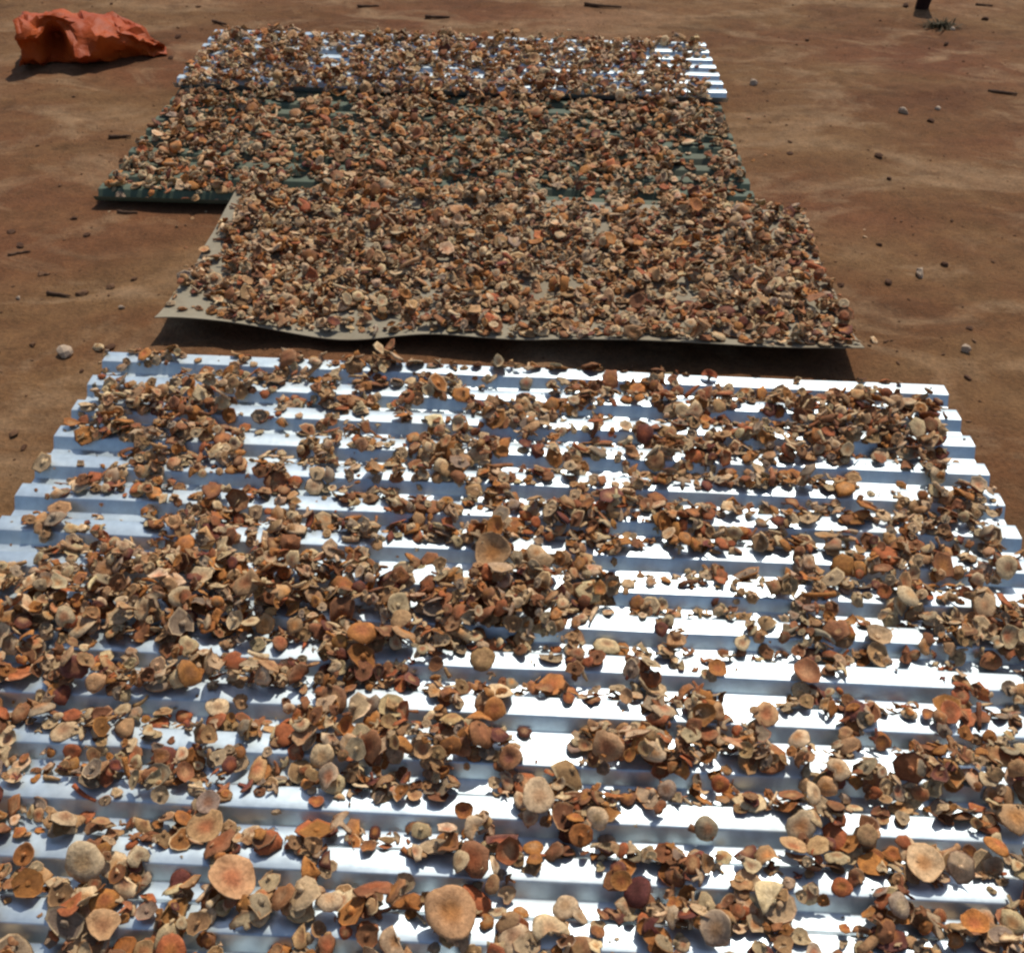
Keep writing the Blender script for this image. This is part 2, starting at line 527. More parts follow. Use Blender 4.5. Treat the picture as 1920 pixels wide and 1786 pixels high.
def gen_cap(D, seg, kind, top, gill, centre, stem_len=None, strong=1.0, notch=None):
    """cap with gills and a stalk stub below; kind: dome, cup, curl, half"""
    R = D / 2
    lod = seg >= 10
    tt = [.28, .55, .8, .94, 1.0] if seg >= 16 else ([.35, .7, .93, 1.0] if lod else [.45, .85, 1.0])
    tu = [.95, .68, .36, .19] if seg >= 16 else ([.85, .45, .2] if lod else [.8, .22])
    H = R * rng.uniform(.08, .38); dep = R * rng.uniform(-.05, .26); th = R * rng.uniform(.09, .19)
    if kind == 'cup':
        H *= -.55; dep = abs(dep) * .5
    a = np.arange(seg) * 2 * math.pi / seg
    ph = rng.uniform(0, 6.28, 5)
    rr = 1 + strong * (.09 * np.cos(2 * a + ph[0]) + .06 * np.cos(3 * a + ph[1]) + .04 * np.cos(5 * a + ph[2]) + rng.normal(0, .018 if seg < 16 else .006, seg))
    if kind == 'half':
        w = rng.uniform(.9, 1.5)
        d = np.abs((a - ph[3] + math.pi) % (2 * math.pi) - math.pi)
        rr = rr * np.where(d < w, .16 + .1 * rng.random(seg), 1)
    elif notch or (notch is None and rng.random() < .36):
        d = np.abs((a - ph[3] + math.pi) % (2 * math.pi) - math.pi)
        rr = rr * (1 - .5 * np.exp(-(d / .28) ** 2))
    ca, sa = np.cos(a), np.sin(a)
    V = []; C = []; L = []; seed = rng.uniform(0, 60)

    def ztop(t):
        return H * (1 - t ** 2.3) - dep * math.exp(-(t / .38) ** 2) - (.10 * R * max(0, t - .85) / .15 if kind != 'cup' else 0)

    def add(r_abs, z, cols, alpha, t):
        x = r_abs * ca; y = r_abs * sa
        V.append(np.stack((x, y, np.broadcast_to(z, (seg,))), 1))
        C.append(np.concatenate((np.broadcast_to(cols, (seg, 3)) * (1 + rng.normal(0, .10, (seg, 1))), np.full((seg, 1), alpha)), 1))
        L.append(np.stack((x / R, y / R, np.full(seg, seed)), 1))

    wv = R * rng.uniform(.03, .13) * strong; kw = rng.integers(2, 5)
    wave = np.cos(kw * a + ph[4])
    V.append(np.array([[0, 0, ztop(0)]])); C.append(np.array([[*centre, 0]])); L.append(np.array([[.01, 0, seed]]))
    for t in tt:
        k = smooth(min(1, max(0, (t - .14) / .55))); col = centre * (1 - k) + top * k
        if t > .9: col = col * .92 + gill * .12
        add(R * t * rr, ztop(t) + wv * t * t * wave, col, 0, t)
    for t in tu:
        th_t = th * (1.15 - .6 * t)
        add(R * t * rr if t > .3 else R * t * np.ones(seg), ztop(t) - th_t + wv * t * t * wave, gill, 1.0, t)
    zu = ztop(.2) - th
    sl = R * (rng.uniform(.08, .45) if stem_len is None else stem_len)
    rs = R * rng.uniform(.15, .22)
    scol = gill * .85 + top * .15
    add(rs, zu - sl * .5, scol, .45, .1); add(rs * rng.uniform(.75, 1.05), zu - sl, scol * 1.1, .45, .1)
    V.append(np.array([[0, 0, zu - sl * .92]])); C.append(np.array([[*(scol * .75), .45]])); L.append(np.array([[0.01, 0, seed]]))
    nr = len(tt) + len(tu) + 2
    parts = [0] * (len(tt)) + [1] * (len(tu)) + [2] * 3
    f, fp = ring_topo(seg, nr, parts)
    v = np.concatenate(V)
    v[:, :2] += rng.normal(0, R * .018, (len(v), 2))
    q = rng.uniform(1.6, 3.4, 4) / R; am = R * rng.uniform(.02, .11) * strong     # shrivelled in drying
    v[:, 2] += am * np.sin(q[0] * v[:, 0] + ph[0]) * np.cos(q[1] * v[:, 1] + ph[1])
    v[:, 0] += am * .8 * np.sin(q[2] * v[:, 1] + ph[2]); v[:, 1] += am * .8 * np.sin(q[3] * v[:, 0] + ph[3])
    kap = {'dome': rng.normal(0, .25), 'cup': abs(rng.normal(.2, .3)), 'curl': rng.choice([-1, 1], p=[.35, .65]) * rng.uniform(.7, 1.5), 'half': rng.normal(.2, .7)}[kind]
    v = curl(v, rng.uniform(0, 3.14), kap / R)
    if kind == 'curl' and rng.random() < .5:
        v = curl(v, rng.uniform(0, 3.14), rng.normal(0, .4) / R)
    return v, f, fp, np.concatenate(C), np.concatenate(L)


def gen_slice(D, lod, flesh, skin):
    """a lengthwise slice: cap outline above, stalk below"""
    R = D / 2
    s = np.array([-1.25, -.9, -.45, -.12, 0.0, .12, .35, .55, .68, .74]) if lod else np.array([-1.0, -.1, .02, .4, .7])
    w = np.array([.16, .2, .18, .24, .92, 1.0, .88, .6, .3, .05]) if lod else np.array([.18, .22, .95, .85, .1])
    w = w * (1 + rng.normal(0, .06, len(w)))
    cut = rng.random()
    if cut < .35:
        s = np.where(s < -.1, s * .4, s)
    nx = 5
    xs = np.linspace(-1, 1, nx)
    th = R * rng.uniform(.10, .2)
    S, XX = np.meshgrid(s, xs, indexing='ij')
    X = w[:, None] * XX * R; Y = S * R * .95 + (-.10 * R * XX ** 2 * (S > -.05))
    off = rng.normal(0, R * .03, X.shape)
    n = len(s) * nx
    f_ = np.stack((X.ravel(), Y.ravel(), (off + th / 2).ravel()), 1); b_ = np.stack((X.ravel(), Y.ravel(), (off - th / 2).ravel()), 1)
    v = np.concatenate((f_, b_))
    key = ('slice', len(s))
    if key not in _topo:
        f = []
        for i in range(len(s) - 1):
            for j in range(nx - 1):
                a = i * nx + j
                f.append((a, a + 1, a + nx + 1, a + nx)); f.append((a + n, a + nx + n, a + nx + 1 + n, a + 1 + n))
        ring = [j for j in range(nx)] + [i * nx + nx - 1 for i in range(1, len(s))] + [(len(s) - 1) * nx + j for j in range(nx - 2, -1, -1)] + [i * nx for i in range(len(s) - 2, 0, -1)]
        for q in range(len(ring)):
            a, b = ring[q], ring[(q + 1) % len(ring)]
            f.append((b, a, a + n, b + n))
        _topo[key] = (f, np.zeros(len(f), int))
    f, fp = _topo[key]
    edge = np.clip(np.maximum(np.abs(XX), (S > .5) * 1.0) ** 4, 0, 1).ravel()[:, None]
    c = flesh * (1 - edge * .7) + skin * edge * .7
    c = np.concatenate((c, c)) * (1 + rng.normal(0, .10, (2 * n, 1)))
    loc = np.concatenate((v[:, :2] / R + 3.1, np.full((2 * n, 1), rng.uniform(0, 60))), 1)
    v = curl(v, rng.uniform(0, 3.14), rng.normal(0, .9) / R)
    return v, f, fp, np.concatenate((c, np.zeros((2 * n, 1))), 1), loc


def gen_stalk(D, lod, col):
    seg = 9 if lod else 6; nr = 6 if lod else 4
    Ln = D * rng.uniform(.8, 1.3); r0 = D * rng.uniform(.11, .17)
    a = np.arange(seg) * 2 * math.pi / seg
    V = [np.array([[-Ln / 2, 0, 0]])]
    for i in range(nr):
        t = i / (nr - 1); r = r0 * (1.15 - .5 * t) * (1 + rng.normal(0, .08))
        V.append(np.stack((np.full(seg, (t - .5) * Ln), r * np.cos(a) * (1 + rng.normal(0, .08, seg)), r * np.sin(a) * .8), 1))
    V.append(np.array([[Ln / 2, 0, 0]]))
    v = np.concatenate(V)
    f, fp = ring_topo(seg, nr, [0] * (nr + 1))
    v = curl(v, 0, rng.normal(0, .8) / D)
    v = v @ rotmat((1, 0, 0), rng.uniform(0, 6.28)).T
    c = np.concatenate((np.broadcast_to(col, v.shape) * (1 + rng.normal(0, .1, (len(v), 1))), np.zeros((len(v), 1))), 1)
    c[0, :3] *= 1.3; c[-1, :3] *= 1.3
    return v, f, fp, c, np.concatenate((v[:, :2] / D * 2 + 3.1, np.full((len(v), 1), rng.uniform(0, 60))), 1)


COLNAMES = ['cream', 'tan', 'orange', 'brown', 'maroon', 'grey', 'rust']


def jit(c, s=.14):
    return np.clip(c * (1 + rng.normal(0, s)) * (1 + rng.normal(0, .03, 3)), .01, .8)


pieces = []


def make_piece(D, lod, weights, form=None, colour=None, flip=None, centre=None, stem_len=None, strong=1.0):
    if form is None:
        form = rng.choice(['dome', 'cup', 'curl', 'half', 'slice', 'stalk'], p=weights)
    if colour is None:
        colour = rng.choice(COLNAMES, p=[.29, .23, .12, .19, .06, .04, .07])
    top = jit(PAL[colour])
    seg = 26 if lod == 2 else (11 if lod == 1 else 7)
    if lod == 1: seg = 11
    up = True
    if form in ('slice',):
        g = gen_slice(D * .8, lod > 0, jit(PAL['cream']) * .95 if colour not in ('brown', 'maroon') else top * 1.4, jit(PAL['brown']))
    elif form == 'stalk':
        g = gen_stalk(D, lod > 0, top if colour != 'maroon' else jit(PAL['brown']))
    else:
        gill = jit(PAL[rng.choice(['cream', 'tan', 'orange', 'grey', 'brown'], p=[.34, .26, .16, .10, .14])])
        cen = jit(PAL[rng.choice(['orange', 'rust', 'brown', 'tan'])]) if centre is None else jit(PAL[centre])
        cen = cen * .85 + top * .15
        g = gen_cap(D, seg, form, top, gill, cen, stem_len, strong, None if strong == 1.0 else False)
        up = (rng.random() < .55) if flip is None else not flip
        if not up:
            v = g[0] * np.array([1, -1, -1]); g = (v, *g[1:])
            colour = 'gills'
    v = g[0]
    v = v @ rotmat((0, 0, 1), rng.uniform(0, 6.28)).T
    return dict(v=v - np.array([0, 0, v[:, 2].min()]), f=g[1], fp=g[2], c=g[3], l=g[4], D=D, form=form, col=colour, up=up, gillc=None)


def drop(pc, x, y, tilt_sigma, sheet, face_cam=0.0, lift=0.0):
    R = pc['D'] / 2
    n = None
    d = max(.55 * R, .008)

    def hs(px, py):
        i = min(max(int((px - HX0) / CELL), 0), NXG - 1); j = min(max(int((py - HY0) / CELL), 0), NYG - 1)
        return HF[i, j]
    gx_ = (hs(x + d, y) - hs(x - d, y)) / (2 * d); gy_ = (hs(x, y + d) - hs(x, y - d)) / (2 * d)
    nrm = np.array([-gx_ * .8, -gy_ * .8, 1.0])
    nrm[:2] = np.clip(nrm[:2], -.9, .9)
    tl = abs(rng.normal(0, tilt_sigma)); az = rng.uniform(0, 6.28)
    nrm = nrm / np.linalg.norm(nrm) + np.array([math.cos(az), math.sin(az), 0]) * math.tan(min(tl, 1.25))
    nrm = nrm / np.linalg.norm(nrm)
    if face_cam:
        nrm = nrm * (1 - face_cam) + np.array([0, -.6, .8]) * face_cam; nrm /= np.linalg.norm(nrm)
    ax = np.cross((0, 0, 1), nrm); s = np.linalg.norm(ax)
    v = pc['v']
    if s > 1e-4:
        v = v @ rotmat(ax / s, math.asin(min(1, s)) if nrm[2] > 0 else math.pi - math.asin(min(1, s))).T
    v = v - np.array([v[:, 0].mean(), v[:, 1].mean(), 0])
    wx = v[:, 0] + x; wy = v[:, 1] + y
    i = ((wx - HX0) / CELL).astype(int); j = ((wy - HY0) / CELL).astype(int)
    ok = (i >= 0) & (i < NXG) & (j >= 0) & (j < NYG)
    if not ok.all():
        return False
    hz = HF[i, j]
    gaps = np.sort(hz - v[:, 2])
    z = gaps[int(len(gaps) * .96)] - .0008 + lift
    pz = v[:, 2] + z
    pid = len(pieces)
    m = pz > hz
    OWN[i[m], j[m]] = pid
    np.maximum.at(HF, (i, j), pz)
    pc['w'] = np.stack((wx, wy, pz), 1)
    pc['xy'] = (x, y); pc['sheet'] = sheet; pc['zc'] = float(pz.mean())
    pieces.append(pc)
    return True


# bare patches of sheet that the photograph shows (pixel boxes, turned into places on the sheets when tested)
BARE = np.array([
    (210,665,260,677),(363,667,440,690),(480,670,520,697),(567,673,583,693),(250,695,333,713),(153,737,187,757),(520,723,583,743),(427,757,520,773),(567,763,593,783),
    (240,780,283,803),(420,787,463,803),(467,810,553,833),(547,793,593,813),(100,833,230,867),(473,840,553,863),(73,880,197,900),(70,903,100,923),(350,900,370,923),
    (433,890,470,920),(570,897,600,933),(40,935,277,960),(140,957,267,977),(467,947,510,967),(560,950,640,967),(560,1010,633,1030),(0,993,70,1060),(243,1000,287,1013),
    (750,690,817,698),(857,697,1280,710),(700,727,743,743),(880,723,1023,743),(640,710,653,737),(690,770,740,790),(780,763,863,783),(1150,773,1230,797),(693,800,793,820),
    (1063,787,1147,797),(900,807,960,823),(1057,817,1133,837),(640,847,723,873),(943,860,1023,880),(1113,877,1160,897),(640,903,727,920),(753,910,773,933),(807,913,853,940),
    (970,910,1067,940),(1070,930,1123,943),(1207,917,1280,937),(670,953,720,977),(880,960,983,980),(1160,983,1220,1003),(733,1017,880,1030),(970,1023,1057,1035),
    (1280,707,1760,731),(1513,730,1547,750),(1660,737,1757,747),(1367,780,1480,797),(1600,840,1633,860),(1347,870,1417,882),(1460,870,1673,893),(1775,795,1853,915),
    (1613,905,1747,920),(1280,923,1553,947),(1573,933,1670,960),(1340,973,1430,993),(1483,985,1657,1010),(1863,990,1905,1040),
    (163,1207,217,1230),(257,1217,307,1243),(437,1217,560,1250),(0,1280,77,1303),(130,1290,207,1323),(290,1293,433,1337),(463,1297,547,1330),(27,1373,113,1407),
    (200,1387,283,1415),(420,1387,493,1400),(0,1127,27,1150),(690,1037,887,1067),(670,1150,710,1180),(713,1220,770,1243),(850,1227,1060,1283),(1160,1033,1260,1083),
    (1180,1103,1273,1130),(1113,1163,1227,1210),(1127,1233,1160,1270),(1253,1260,1280,1293),(640,1303,717,1340),(767,1310,813,1350),(957,1313,1050,1383),(1073,1323,1193,1357),
    (797,1347,900,1357),(967,1380,1063,1397),(1280,1040,1480,1067),(1533,1040,1580,1057),(1280,1110,1347,1123),(1410,1127,1480,1157),(1567,1133,1650,1160),(1280,1167,1377,1217),
    (1603,1180,1723,1223),(1363,1243,1540,1277),(1280,1277,1533,1297),(1597,1250,1753,1317),(1810,1257,1900,1287),(1363,1303,1450,1330),(1460,1337,1543,1373),(1653,1343,1747,1380),
    (1867,1090,1920,1127),(1380,1333,1400,1363),(1463,1380,1527,1397),(1820,1357,1860,1377),
    (27,1473,140,1507),(227,1483,363,1527),(430,1490,563,1553),(0,1580,117,1627),(280,1590,393,1647),(477,1600,560,1647),(0,1693,70,1747),(410,1720,547,1780),(150,1738,300,1760),
    (527,1423,633,1437),(753,1437,800,1467),(860,1440,920,1497),(987,1413,1053,1453),(660,1500,873,1547),(930,1507,957,1547),(940,1553,1033,1577),(1160,1520,1280,1587),
    (653,1610,843,1673),(967,1627,1140,1697),(1200,1633,1240,1667),(770,1730,807,1786),(880,1737,917,1786),(1133,1753,1210,1786),(1087,1450,1223,1487),
    (1307,1427,1353,1460),(1373,1450,1497,1487),(1280,1527,1473,1600),(1583,1533,1613,1573),(1653,1547,1793,1590),(1840,1560,1920,1607),(1313,1640,1367,1687),(1487,1697,1627,1740),
    (1557,1663,1600,1697),(1717,1663,1877,1717),(1290,1760,1403,1786),(1533,1747,1570,1786),(1557,1470,1590,1497),
    # back sheets
    (1325,75,1362,200),(1290,110,1330,150),(1230,90,1260,115),(1110,140,1150,150),(600,100,640,112),(330,140,360,155),
    (520,190,560,225),(620,185,655,215),(1030,195,1065,225),(1270,270,1340,300),(1260,310,1330,335),(1020,360,1085,380),(1105,365,1135,385),(1180,370,1235,395),(1370,360,1395,400),
    (820,335,860,355),(540,335,590,360),(170,360,460,385),(395,440,420,520),(330,545,390,600),(300,575,330,605),(440,625,860,665),(975,530,1030,552),(1060,530,1110,548),(1225,540,1290,560),(685,598,745,615),(780,548,830,562),
    (420,400,450,420),
], float)


def bare_hit(px, py, rpx):
    k = (.5 if py > 640 else .2) * rpx
    return bool(np.any((px > BARE[:, 0] - k) & (px < BARE[:, 2] + k) & (py > BARE[:, 1] - k * .75) & (py < BARE[:, 3] + k * .75)))


def size():
    return float(np.clip(rng.lognormal(math.log(.0295), .34), .012, .060))


def scatter(region, n, sheet, weights, lodf, maxpile, scale=1.0, crest_keep=1.0, prof=None, density=None, tilt=.22, bare_p=.97):
    cnt = 0
    for _ in range(n):
        x, y = region()
        D = size() * scale
        h = HF[min(max(int((x - HX0) / CELL), 0), NXG - 1), min(max(int((y - HY0) / CELL), 0), NYG - 1)]
        b_ = BASE[min(max(int((x - HX0) / CELL), 0), NXG - 1), min(max(int((y - HY0) / CELL), 0), NYG - 1)]
        if h - b_ > maxpile:
            continue
        px, py, sc = proj((x, y, h))
        if bare_hit(px, py, D / 2 * sc) and rng.random() < bare_p:
            continue
        if density is not None and rng.random() > density(x, y):
            continue
        if crest_keep < 1 and prof is not None and prof(x, y) > .02 and rng.random() > crest_keep:
            continue
        pc = make_piece(D, lodf(y), weights)
        ts = tilt * (1.9 if pc['form'] in ('curl', 'half') else 1.0)
        drop(pc, x, y, ts, sheet)
        cnt += 1
    return cnt


WF = [.42, .12, .10, .19, .13, .04]
WB = [.28, .11, .18, .23, .14, .06]


def reg_front():
    while True:
        v = rng.uniform(-.005, 1.76); u = rng.uniform(.0, 2.38)
        x = -1.16 + u * sh_a.du[0] + v * sh_a.dv[0]; y = 2.335 + u * sh_a.du[1] + v * sh_a.dv[1]
        # only where the sheets are, and no farther out of frame than a step aside would show
        if abs(x) < .62 + .42 * y + .12:
            return x, y


def prof_front(x, y):
    u, v = sh_b.local(x, y)
    if v > 0:
        return float(sh_b.prof(np.array(v)))
    u, v = sh_a.local(x, y)
    return float(sh_a.prof(np.array(v)))


def dens_front(x, y):
    d = .85 + .6 * (vnoise(x * 3.2, y * 4.5, 61) - .35)
    u, v = sh_a.local(x, y)
    e = min(u, 2.36 - u)
    if e < .09: d *= max(.0, e / .09) ** 1.3
    return d


def reg_rect(x0, x1, y0, y1):
    return lambda: (rng.uniform(x0, x1), rng.uniform(y0, y1))


def reg_grey():
    u = rng.uniform(.01, GREY_L - .005); v = rng.uniform(.012, GREY_W)
    return GREY_O[0] + u * math.cos(GREY_A) - v * math.sin(GREY_A), GREY_O[1] + u * math.sin(GREY_A) + v * math.cos(GREY_A)


def reg_sheet(s, m):
    def f():
        u = rng.uniform(m, s.L - m); v = rng.uniform(.01, s.Wd - .01)
        return s.o[0] + u * s.du[0] + v * s.dv[0], s.o[1] + u * s.du[1] + v * s.dv[1]
    return f


def dens_back(x, y):
    d = .95 + .5 * (vnoise(x * 4, y * 4, 71) - .3)
    return d


scatter(reg_sheet(sh_far, .02), 4600, 'far', WB, lambda y: 0, .040, 1.0, density=dens_back, bare_p=.9)
scatter(reg_sheet(sh_green, .02), 6200, 'green', WB, lambda y: 0, .036, 1.0, density=dens_back, bare_p=.85)
scatter(reg_rect(-1.5, .86, 4.36, 4.50), 330, 'green', WB, lambda y: 0, .07, 1.0, bare_p=.9)
scatter(reg_grey, 6000, 'grey', WB, lambda y: 0, .038, 1.0, density=dens_back, bare_p=.9)
LODF = lambda y: 1 if y < 1.4 else 0
scatter(reg_front, 13600, 'front', WF, LODF, .030, 1.0, .85, prof_front, dens_front, tilt=.15)


def reg_px(x0, y0, x1, y1):
    def f():
        p = at(rng.uniform(x0, x1), rng.uniform(y0, y1), .03)
        return p[0], p[1]
    return f


# thicker heaps raked together on the front sheets
for (bx, n) in (((20, 1060, 700, 1200), 620), ((700, 1085, 1040, 1215), 220), ((120, 1240, 640, 1300), 110), ((1000, 930, 1200, 1000), 70), ((560, 1330, 860, 1490), 130), ((1080, 1370, 1300, 1450), 70), ((180, 730, 480, 830), 120), ((1480, 760, 1760, 870), 150), ((1700, 1130, 1920, 1240), 90)):
    scatter(reg_px(*bx), n, 'front', WF, LODF, .042, 1.0, tilt=.18)
# crumbs broken off them
_size = size
size = lambda: float(rng.uniform(.005, .013))
scatter(reg_front, 800, 'front', [.1, 0, .1, .5, .2, .1], lambda y: 0, .03, 1.0, tilt=.3, bare_p=.35)
size = _size

# a few that rolled off on to the earth
_bp = BARE; BARE = np.zeros((0, 4))
for k in range(34):
    bx = [(1400, 210, 1440, 380), (1500, 410, 1640, 650), (180, 640, 215, 720), (1790, 760, 1880, 960), (330, 300, 400, 580), (170, 384, 400, 400), (420, 52, 1300, 66)][rng.integers(7)]
    p = at(rng.uniform(bx[0], bx[2]), rng.uniform(bx[1], bx[3]), 0)
    drop(make_piece(size() * .7, 0, WB), p[0], p[1], .3, 'spilt')
BARE = _bp

# single mushrooms that stand out in the photograph: pixel, diameter in pixels, form, colour, upside down, centre colour, turned to the camera, what it looks like
HERO = [
    (845, 1712, 112, 'dome', 'tan', False, 'orange', .45, 'largest round tan mushroom cap with a dark shadow below it'),
    (925, 1020, 84, 'cup', 'tan', False, 'orange', .5, 'large tan mushroom with an amber hollow centre on the middle ribs'),
    (927, 1352, 50, 'dome', 'orange', False, 'rust', .5, 'round orange cap with a pale rim on a bare rib'),
    (935, 1390, 50, 'dome', 'maroon', False, 'brown', .5, 'dark maroon cap just below the round orange cap'),
    (955, 1430, 56, 'dome', 'brown', False, 'maroon', .4, 'brown cap in the short line under the orange cap'),
    (600, 1393, 54, 'dome', 'cream', False, 'tan', .2, 'flat cream disc casting a crisp shadow on a bare rib'),
    (862, 1628, 50, 'dome', 'cream', False, 'tan', .2, 'cream button cap alone on the bare second rib from below'),
    (922, 1645, 42, 'dome', 'tan', False, 'brown', .2, 'small tan cap beside the cream button cap'),
    (1735, 1612, 82, 'cup', 'cream', False, 'orange', .35, 'wide cream saucer-shaped mushroom with glowing amber middle'),
    (390, 1560, 82, 'cup', 'tan', False, 'rust', .45, 'tan mushroom with a rusty red sunken centre'),
    (390, 1502, 50, 'cup', 'grey', False, 'brown', .3, 'brown ringed cap perched on the rib above the rusty-centred one'),
    (155, 1612, 86, 'dome', 'cream', False, 'tan', .35, 'wide flat cream cap at the lower left on a bare rib'),
    (43, 1597, 48, 'dome', 'cream', True, 'tan', .1, 'upturned cream cap with dark stalk spot near the left edge'),
    (305, 1500, 40, 'dome', 'cream', True, 'tan', .1, 'small upturned cream cap with a stalk dot on bare rib'),
    (1190, 1690, 72, 'dome', 'maroon', False, 'maroon', .3, 'dark maroon cap next to the bare bottom ribs'),
    (1165, 1650, 46, 'cup', 'orange', False, 'rust', .3, 'reddish hollow cap touching the dark maroon one'),
    (1030, 1742, 84, 'half', 'cream', False, 'tan', .35, 'long cream torn cap in the heap at the bottom middle'),
    (1060, 1700, 60, 'dome', 'cream', False, 'tan', .3, 'cream cap on top of the bottom middle heap'),
    (1440, 1692, 84, 'half', 'cream', False, 'cream', .4, 'pale yellow kidney-shaped piece with a bite out of it'),
    (1345, 1735, 76, 'curl', 'grey', False, 'tan', .3, 'greyish crumpled cap beside the pale kidney-shaped piece'),
    (440, 1662, 108, 'cup', 'tan', False, 'rust', .45, 'big upturned bowl-shaped mushroom full of rusty folds'),
    (455, 1712, 70, 'slice', 'cream', None, None, .3, 'cream stalk slab lying below the big bowl-shaped mushroom'),
    (1350, 1470, 40, 'dome', 'rust', False, 'orange', .4, 'small red-orange cap on the right bare ribs'),
    (1325, 1553, 58, 'dome', 'grey', False, 'brown', .1, 'grey-brown oval cap alone on a glaring bare rib'),
    (1010, 1492, 76, 'dome', 'cream', False, 'tan', .4, 'big pale wrinkled cap hanging over a rib edge'),
    (745, 1112, 52, 'dome', 'cream', True, 'tan', .3, 'pale ring-shaped mushroom with a stalk hole'),
    (750, 1150, 50, 'dome', 'tan', False, 'tan', .3, 'tan cap tucked under the pale ring-shaped mushroom'),
    (1283, 1025, 38, 'dome', 'orange', False, 'tan', .4, 'smooth peach-orange cap standing on a rib'),
    (1545, 1020, 50, 'cup', 'tan', False, 'orange', .3, 'amber saucer on the bare rib to the upper right'),
    (410, 1332, 50, 'dome', 'cream', False, 'tan', .3, 'cream round cap sliding off a bare rib at left'),
    (680, 1200, 66, 'curl', 'orange', False, 'rust', .4, 'bright orange bent cap in the thick left heap'),
    (338, 1648, 50, 'dome', 'maroon', False, 'maroon', .3, 'plum-dark domed cap left of the big bowl-shaped mushroom'),
    (1690, 1150, 60, 'dome', 'cream', False, 'tan', .35, 'smooth pale cap leaning at the end of a glaring rib'),
    (1888, 1065, 54, 'dome', 'cream', False, 'brown', .3, 'split cream cap at the right edge of the sheet'),
    (1345, 1252, 44, 'cup', 'orange', False, 'rust', .4, 'orange-brown saucer hanging over a rib on the right'),
    (1587, 1645, 44, 'dome', 'rust', False, 'orange', .4, 'brick-red cap standing on edge over a bare rib'),
    (1692, 1690, 54, 'dome', 'grey', False, 'cream', .3, 'pale grey cap with darker rim near the bottom right'),
    (1628, 1562, 46, 'dome', 'tan', False, 'tan', .2, 'plain tan cap on the bare rib above the saucer mushroom'),
    (1488, 1585, 60, 'cup', 'tan', False, 'rust', .4, 'tan wavy cap with red gilled centre'),
    (320, 1778, 64, 'dome', 'rust', False, 'orange', .3, 'rusty orange dome cut off by the bottom edge'),
    (540, 682, 44, 'dome', 'brown', False, 'brown', .3, 'glossy dark brown cap on the far bare rib'),
    (275, 683, 36, 'dome', 'orange', False, 'rust', .3, 'orange cap near the far left corner of the front sheets'),
    (905, 1232, 56, 'dome', 'tan', False, 'tan', .4, 'smooth tan cap hanging over a bare rib edge'),
    (1250, 1480, 44, 'dome', 'grey', False, 'brown', .3, 'grey-brown cap sitting above the long bare rib'),
    (1120, 1535, 50, 'dome', 'cream', False, 'tan', .3, 'cream cap right of the big pale wrinkled one'),
    (890, 1560, 56, 'half', 'cream', False, 'tan', .3, 'cream folded piece standing in the trough'),
    (1000, 1590, 48, 'dome', 'orange', False, 'tan', .3, 'bright amber cap lying in the second trough from below'),
    (1090, 1560, 56, 'dome', 'rust', True, 'rust', .4, 'fan of dark red gills turned to the camera'),
    (740, 1765, 70, 'half', 'cream', False, 'orange', .35, 'cream half disc with orange rim at the bottom edge'),
    (130, 1690, 56, 'dome', 'rust', False, 'orange', .3, 'orange-red cap beside a pale half at lower left'),
    (1820, 1740, 60, 'cup', 'orange', False, 'rust', .3, 'amber shallow cup in the lower right corner'),
    (1350, 618, 36, 'dome', 'cream', False, 'tan', .3, 'pale mushroom overhanging the grey sheet’s near edge'),
    (1330, 705, 34, 'curl', 'rust', False, 'rust', .3, 'pinkish curled scrap standing on the far bare rib'),
    (620, 1700, 58, 'dome', 'cream', False, 'tan', .35, 'creamy cap wedged right of the big bowl-shaped mushroom'),
    (870, 1530, 40, 'cup', 'orange', False, 'rust', .3, 'small rust and cream saucer on a bare rib'),
    (1860, 1600, 60, 'dome', 'orange', False, 'rust', .3, 'orange cap at the right edge by the saucer mushroom'),
    (1520, 1500, 50, 'dome', 'cream', False, 'tan', .3, 'cream cap drooping over a rib right of the glare'),
    (1560, 1450, 46, 'dome', 'tan', False, 'orange', .3, 'peach-tan cap above the drooping cream one'),
]
hero_ids = {}
for (px, py, dpx, form, colr, flip, cen, face, lab) in HERO:
    p = at(px, py, .045); sc = proj(p)[2]; D = dpx / sc * (.85 if form != 'slice' else 1.1)
    i = int((p[0] - HX0) / CELL); j = int((p[1] - HY0) / CELL)
    p = at(px, py, HF[i, j] + .01)
    pc = make_piece(D, 2, WF, form, colr, flip, cen, strong=.55)
    if drop(pc, p[0], p[1], .08, 'front', face * .55):
        hero_ids[len(pieces) - 1] = lab

print('pieces', len(pieces), 'tris', sum(sum(len(q) - 2 for q in p['f']) for p in pieces), 't', time.time() - T0)

# ---- which ones show largest: they become objects of their own, the rest one mass per stretch of sheet
own, cnts = np.unique(OWN[OWN >= 0], return_counts=True)
vis = dict(zip(own.tolist(), cnts.tolist()))
cand = []
for i, p in enumerate(pieces):
    px, py, sc = proj(p['w'].mean(0))
    if 5 < px < W - 5 and 5 < py < HH - 5:
        cand.append((vis.get(i, 0) * CELL ** 2 * sc ** 2 + (1e9 if i in hero_ids else 0), i))
cand.sort(reverse=True)
single = [i for _, i in cand[:300]]
single_set = set(single)
buried = {i for i in range(len(pieces)) if vis.get(i, 0) == 0}   # wholly under others

